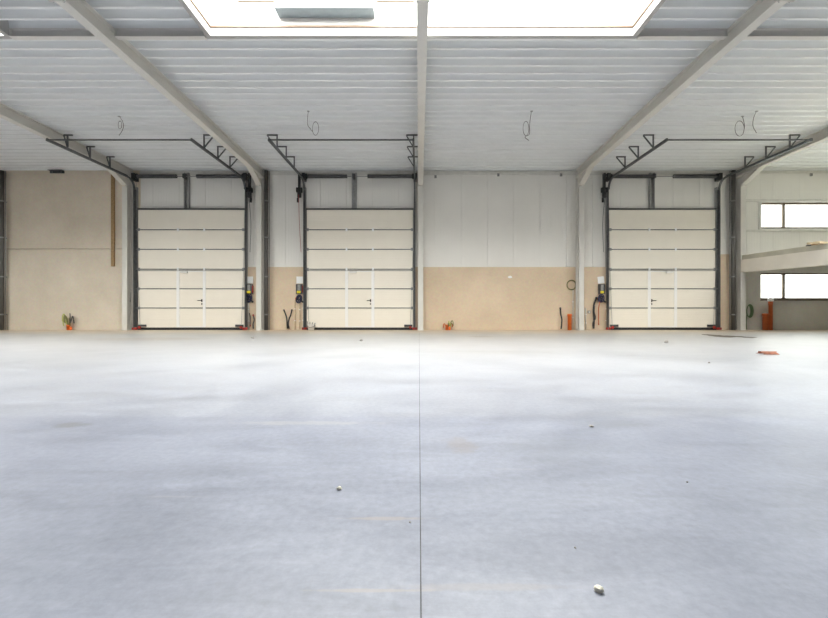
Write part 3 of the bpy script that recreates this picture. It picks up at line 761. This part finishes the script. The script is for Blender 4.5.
# ------------------------------------------------------------------ small things on walls
x0, x1 = PX(112.3, YW), PX(115.6, YW)
o = at(MB().box(x0, x1, YW-0.075, YW-0.021, PZ(266.5, YW), 5.86, 0.006).build('wooden_batten', 'wood'), (x0, YW, PZ(266.5, YW)))
tag(o, 'brown upright batten on the concrete wall left of the leftmost column', 'batten', None, 'thing')
r = thing('wall_bracket', (PX(55.5, 14.9), 14.9, 5.86), 'dark steel bracket at the top of the concrete wall', 'bracket')
x0, x1 = PX(48.3, 14.9), PX(62.7, 14.9)
part(MB().box(x0, x1, 14.955, 14.98, 5.86, 5.955, 0.004).box(x0, x1, 14.85, 14.98, 5.945, 5.958, 0.003), 'angle', 'dark', r)
for x in (x0+0.1, x1-0.1): part(MB().tube([(x, 14.94, 5.90), (x, 14.96, 5.90)], 0.016, 6), 'bolt', 'galv', r)
for px, py, la in ((435.5, 176.6, 'small grey cable clip high on the white wall right of the centre column'), (498.3, 174.8, 'small grey cable clip high on the middle of the white wall'),
                   (561, 174.8, 'small grey cable clip high on the white wall left of the fourth column'), (811, 174.6, 'small grey cable clip on the white wall above the upper window')):
    r = thing('cable_clip', P(px, py, YW), la, 'clip', 'cable clips under the ceiling')
    p = P(px, py, YW); part(MB().box(p.x-0.045, p.x+0.045, YW-0.03, YW+0.012, p.z-0.06, p.z+0.05, 0.008), 'plate', 'galv', r)
    part(MB().tube([(p.x, YW-0.05, p.z-0.02), (p.x, YW-0.02, p.z-0.02)], 0.014, 8), 'screw', 'dark', r)
p = P(510, 277, YF)
m = MB(); m.rock((p.x, YF-0.001, p.z), 0.09, 0.006, 0.05, 4)
o = at(m.build('filler_patch', 'white'), p); tag(o, 'small white filler patch on the tan wall', 'patch', None, 'thing')
p = P(584.5, 312.5, 14.95)
r = thing('socket_box', (PX(589.3, YF), YF, PZ(312, YF)), 'small grey socket box low on the wall between column and right door', 'socket')
x, z = PX(588.8, YF), PZ(312, YF)
part(MB().box(x-0.05, x+0.05, YF-0.05, YF, z-0.05, z+0.05, 0.008), 'housing', 'galv', r); part(MB().box(x-0.035, x+0.035, YF-0.06, YF-0.045, z-0.035, z+0.03, 0.006), 'lid', 'trim', r)

# ------------------------------------------------------------------ wires hanging from the deck
def wire(pts, Y, label, loop=None):
    q = [P(a, b, Y) for a, b in pts]
    q[0].z = zdeck(Y) + 0.0
    r = thing('hanging_wire', q[0], label, 'wire', 'loose wires hanging from the ceiling')
    part(MB().tube(q, 0.009, 6, 6), 'wire', 'wire', r)
    if loop:
        cx_, cy_, rx, ry = loop
        part(MB().tube([P(cx_+rx*math.cos(t), cy_+ry*math.sin(t), Y+0.03*math.sin(2*t)) for t in [i*2*math.pi/24 for i in range(25)]], 0.008, 6), 'loop', 'wire', r)
    part(MB().box(q[0].x-0.03, q[0].x+0.03, Y-0.02, Y+0.02, q[0].z-0.02, q[0].z+0.001), 'clip', 'galv', r)
wire([(308.4, 111), (307.6, 118), (307.8, 125), (311, 129.5), (313, 132)], 10.616, 'thin looped wire hanging from the ceiling above the middle door', (315.6, 128.5, 3.1, 6.8))
wire([(531.6, 111), (530.4, 118), (529.6, 126), (529.4, 134), (525, 137), (529, 140.5)], 10.616, 'thin looped wire hanging from the ceiling right of the centre beam', (526, 128.5, 2.9, 7.2))
wire([(119.2, 120), (122.5, 121), (123.6, 126), (122, 131), (119, 135.5)], 10.89, 'thin hooked wire hanging from the ceiling above the leftmost door', (120, 125, 1.8, 4))
wire([(742.5, 120), (744.5, 126), (743, 134)], 10.89, 'thin ring of wire hanging from the ceiling above the right door', (739.6, 128.5, 4.6, 7.6))
wire([(756.6, 110.5), (753.6, 118), (753, 126), (756.5, 133)], 10.616, 'thin bowed wire hanging from the ceiling near the right beam')

# ------------------------------------------------------------------ stuff on the mezzanine
zt_ = lambda y: zz(zt, y) + 0.004
def plank(px, py, L, label, rot, mat, Y, lift=0, wd=0.16):
    x = PX(px, Y)
    o = MB().box(-L/2, L/2, -wd/2, wd/2, 0, 0.06, 0.004).build('timber_offcut', mat)
    o.location = (x, Y, zt_(Y)+lift); o.rotation_euler = (0, 0, math.radians(rot)); o.rotation_euler.x = slope
    tag(o, label, 'timber', 'timber pieces on the mezzanine', 'thing')
plank(825.5, 244, 0.9, 'pale plank end on the mezzanine at the right edge of the view', 20, 'pine', 11.75)
plank(818, 244, 0.34, 'brown timber block on the mezzanine beside the pale plank', 12, 'wood', 12.1, 0, 0.12)
plank(813, 244, 0.30, 'dark timber block on the mezzanine left of the brown block', -25, 'dark', 12.25, 0, 0.12)
plank(809, 244, 0.22, 'pale timber scrap leftmost in the heap on the mezzanine', 40, 'stone', 12.45, 0, 0.1)
plank(815.5, 242, 0.42, 'pale timber lying on top of the dark block on the mezzanine', -8, 'pine', 12.18, 0.062, 0.09)

# ------------------------------------------------------------------ bits on the floor
def crumb(px, py, wpx, label, mat, seed, flat=0.7):
    Y = F*CAMZ/(py-CY); x = PX(px, Y); rr = wpx*Y/F/2
    o = MB().rock((0, 0, rr*flat*0.75), rr, rr*0.85, rr*flat, seed, 3).build('concrete_crumb', mat); o.location = (x, Y, 0)
    tag(o, label, 'pebble', 'crumbs of concrete on the floor', 'thing')
crumb(599, 591.5, 10, 'largest pale concrete crumb, near the bottom right of the floor', 'stone', 2)
crumb(339.3, 489.5, 6, 'small pale concrete crumb on the floor left of the joint', 'stone', 6)
crumb(591.5, 427, 5, 'small dark crumb in the middle of the floor right of the joint', 'bits', 9, 0.5)
crumb(666, 342.8, 4.5, 'dark crumb on the floor before the right door', 'bits', 11)
crumb(252.5, 338.5, 3.5, 'dark crumb on the floor before the leftmost door', 'bits', 12)
crumb(361, 341.2, 3.5, 'dark crumb on the floor before the middle door', 'bits', 13)
crumb(709, 363.2, 2.4, 'tiny dark crumb on the floor nearest the orange shard', 'bits', 14)
crumb(687.5, 482.5, 2.2, 'tiny dark speck on the floor at the right middle', 'bits', 15)
crumb(575, 548, 2.4, 'tiny dark speck left of the largest crumb', 'bits', 16)
crumb(410, 522.5, 2.4, 'tiny dark speck just left of the floor joint', 'bits', 17)
# orange pipe shard
Y = F*CAMZ/(354.3-CY); x = PX(768, Y)
t = bmesh.new(); A = []
N = 9
for i in range(N):
    a = math.radians(-62+124*i/(N-1))
    A.append([( -0.125+0.02*math.sin(i*2.1), 0.09*math.sin(a), 0.09*math.cos(a)-0.04), (0.115+0.02*math.cos(i*1.7), 0.09*math.sin(a), 0.09*math.cos(a)-0.04)])
vo = [[t.verts.new(p) for p in r_] for r_ in A]
for i in range(N-1): t.faces.new((vo[i][0], vo[i+1][0], vo[i+1][1], vo[i][1]))
bmesh.ops.solidify(t, geom=t.faces[:], thickness=0.006)
m = MB(); m.merge(t); o = m.build('pipe_shard', plain('dusty_orange_pvc', (0.36, 0.13, 0.07), 0.6, 0, 0.4, 14)); o.location = (x, Y, 0.003); o.rotation_euler = (0, 0, math.radians(-8))
tag(o, 'broken curved shard of orange pipe lying on the floor at right', 'pipe shard', None, 'thing')
# damp dirt patches, thin films with ragged outlines
def patch(px0, px1, pyc, hpx, name, label, seed):
    Y = F*CAMZ/(pyc-CY); x0, x1 = PX(px0, Y), PX(px1, Y); dy = hpx*Y*Y/(F*CAMZ)/2
    rnd = random.Random(seed); t = bmesh.new(); vs = []
    n_ = 48
    for i in range(n_):
        a = 2*math.pi*i/n_; k = 0.75+0.25*math.sin(3*a+seed)+rnd.uniform(-0.18, 0.18)
        vs.append(t.verts.new(((x0+x1)/2+(x1-x0)/2*math.cos(a)*min(1, k+0.15), Y+dy*math.sin(a)*k, 0.003)))
    f = t.faces.new(vs); e = bmesh.ops.extrude_face_region(t, geom=[f])
    for v in e['geom']:
        if isinstance(v, bmesh.types.BMVert): v.co.z = 0.0005
    m = MB(); m.merge(t); o = m.build(name, 'damp')
    at(o, ((x0+x1)/2, Y, 0)); tag(o, label, 'stain', None, 'thing')
patch(708, 738, 336.0, 3.6, 'dirt_patch', 'dark damp dirt patch on the floor in front of the mezzanine column', 3)
patch(738, 754, 337.2, 1.8, 'dirt_patch', 'narrow damp streak on the floor right of the dark dirt patch', 8)
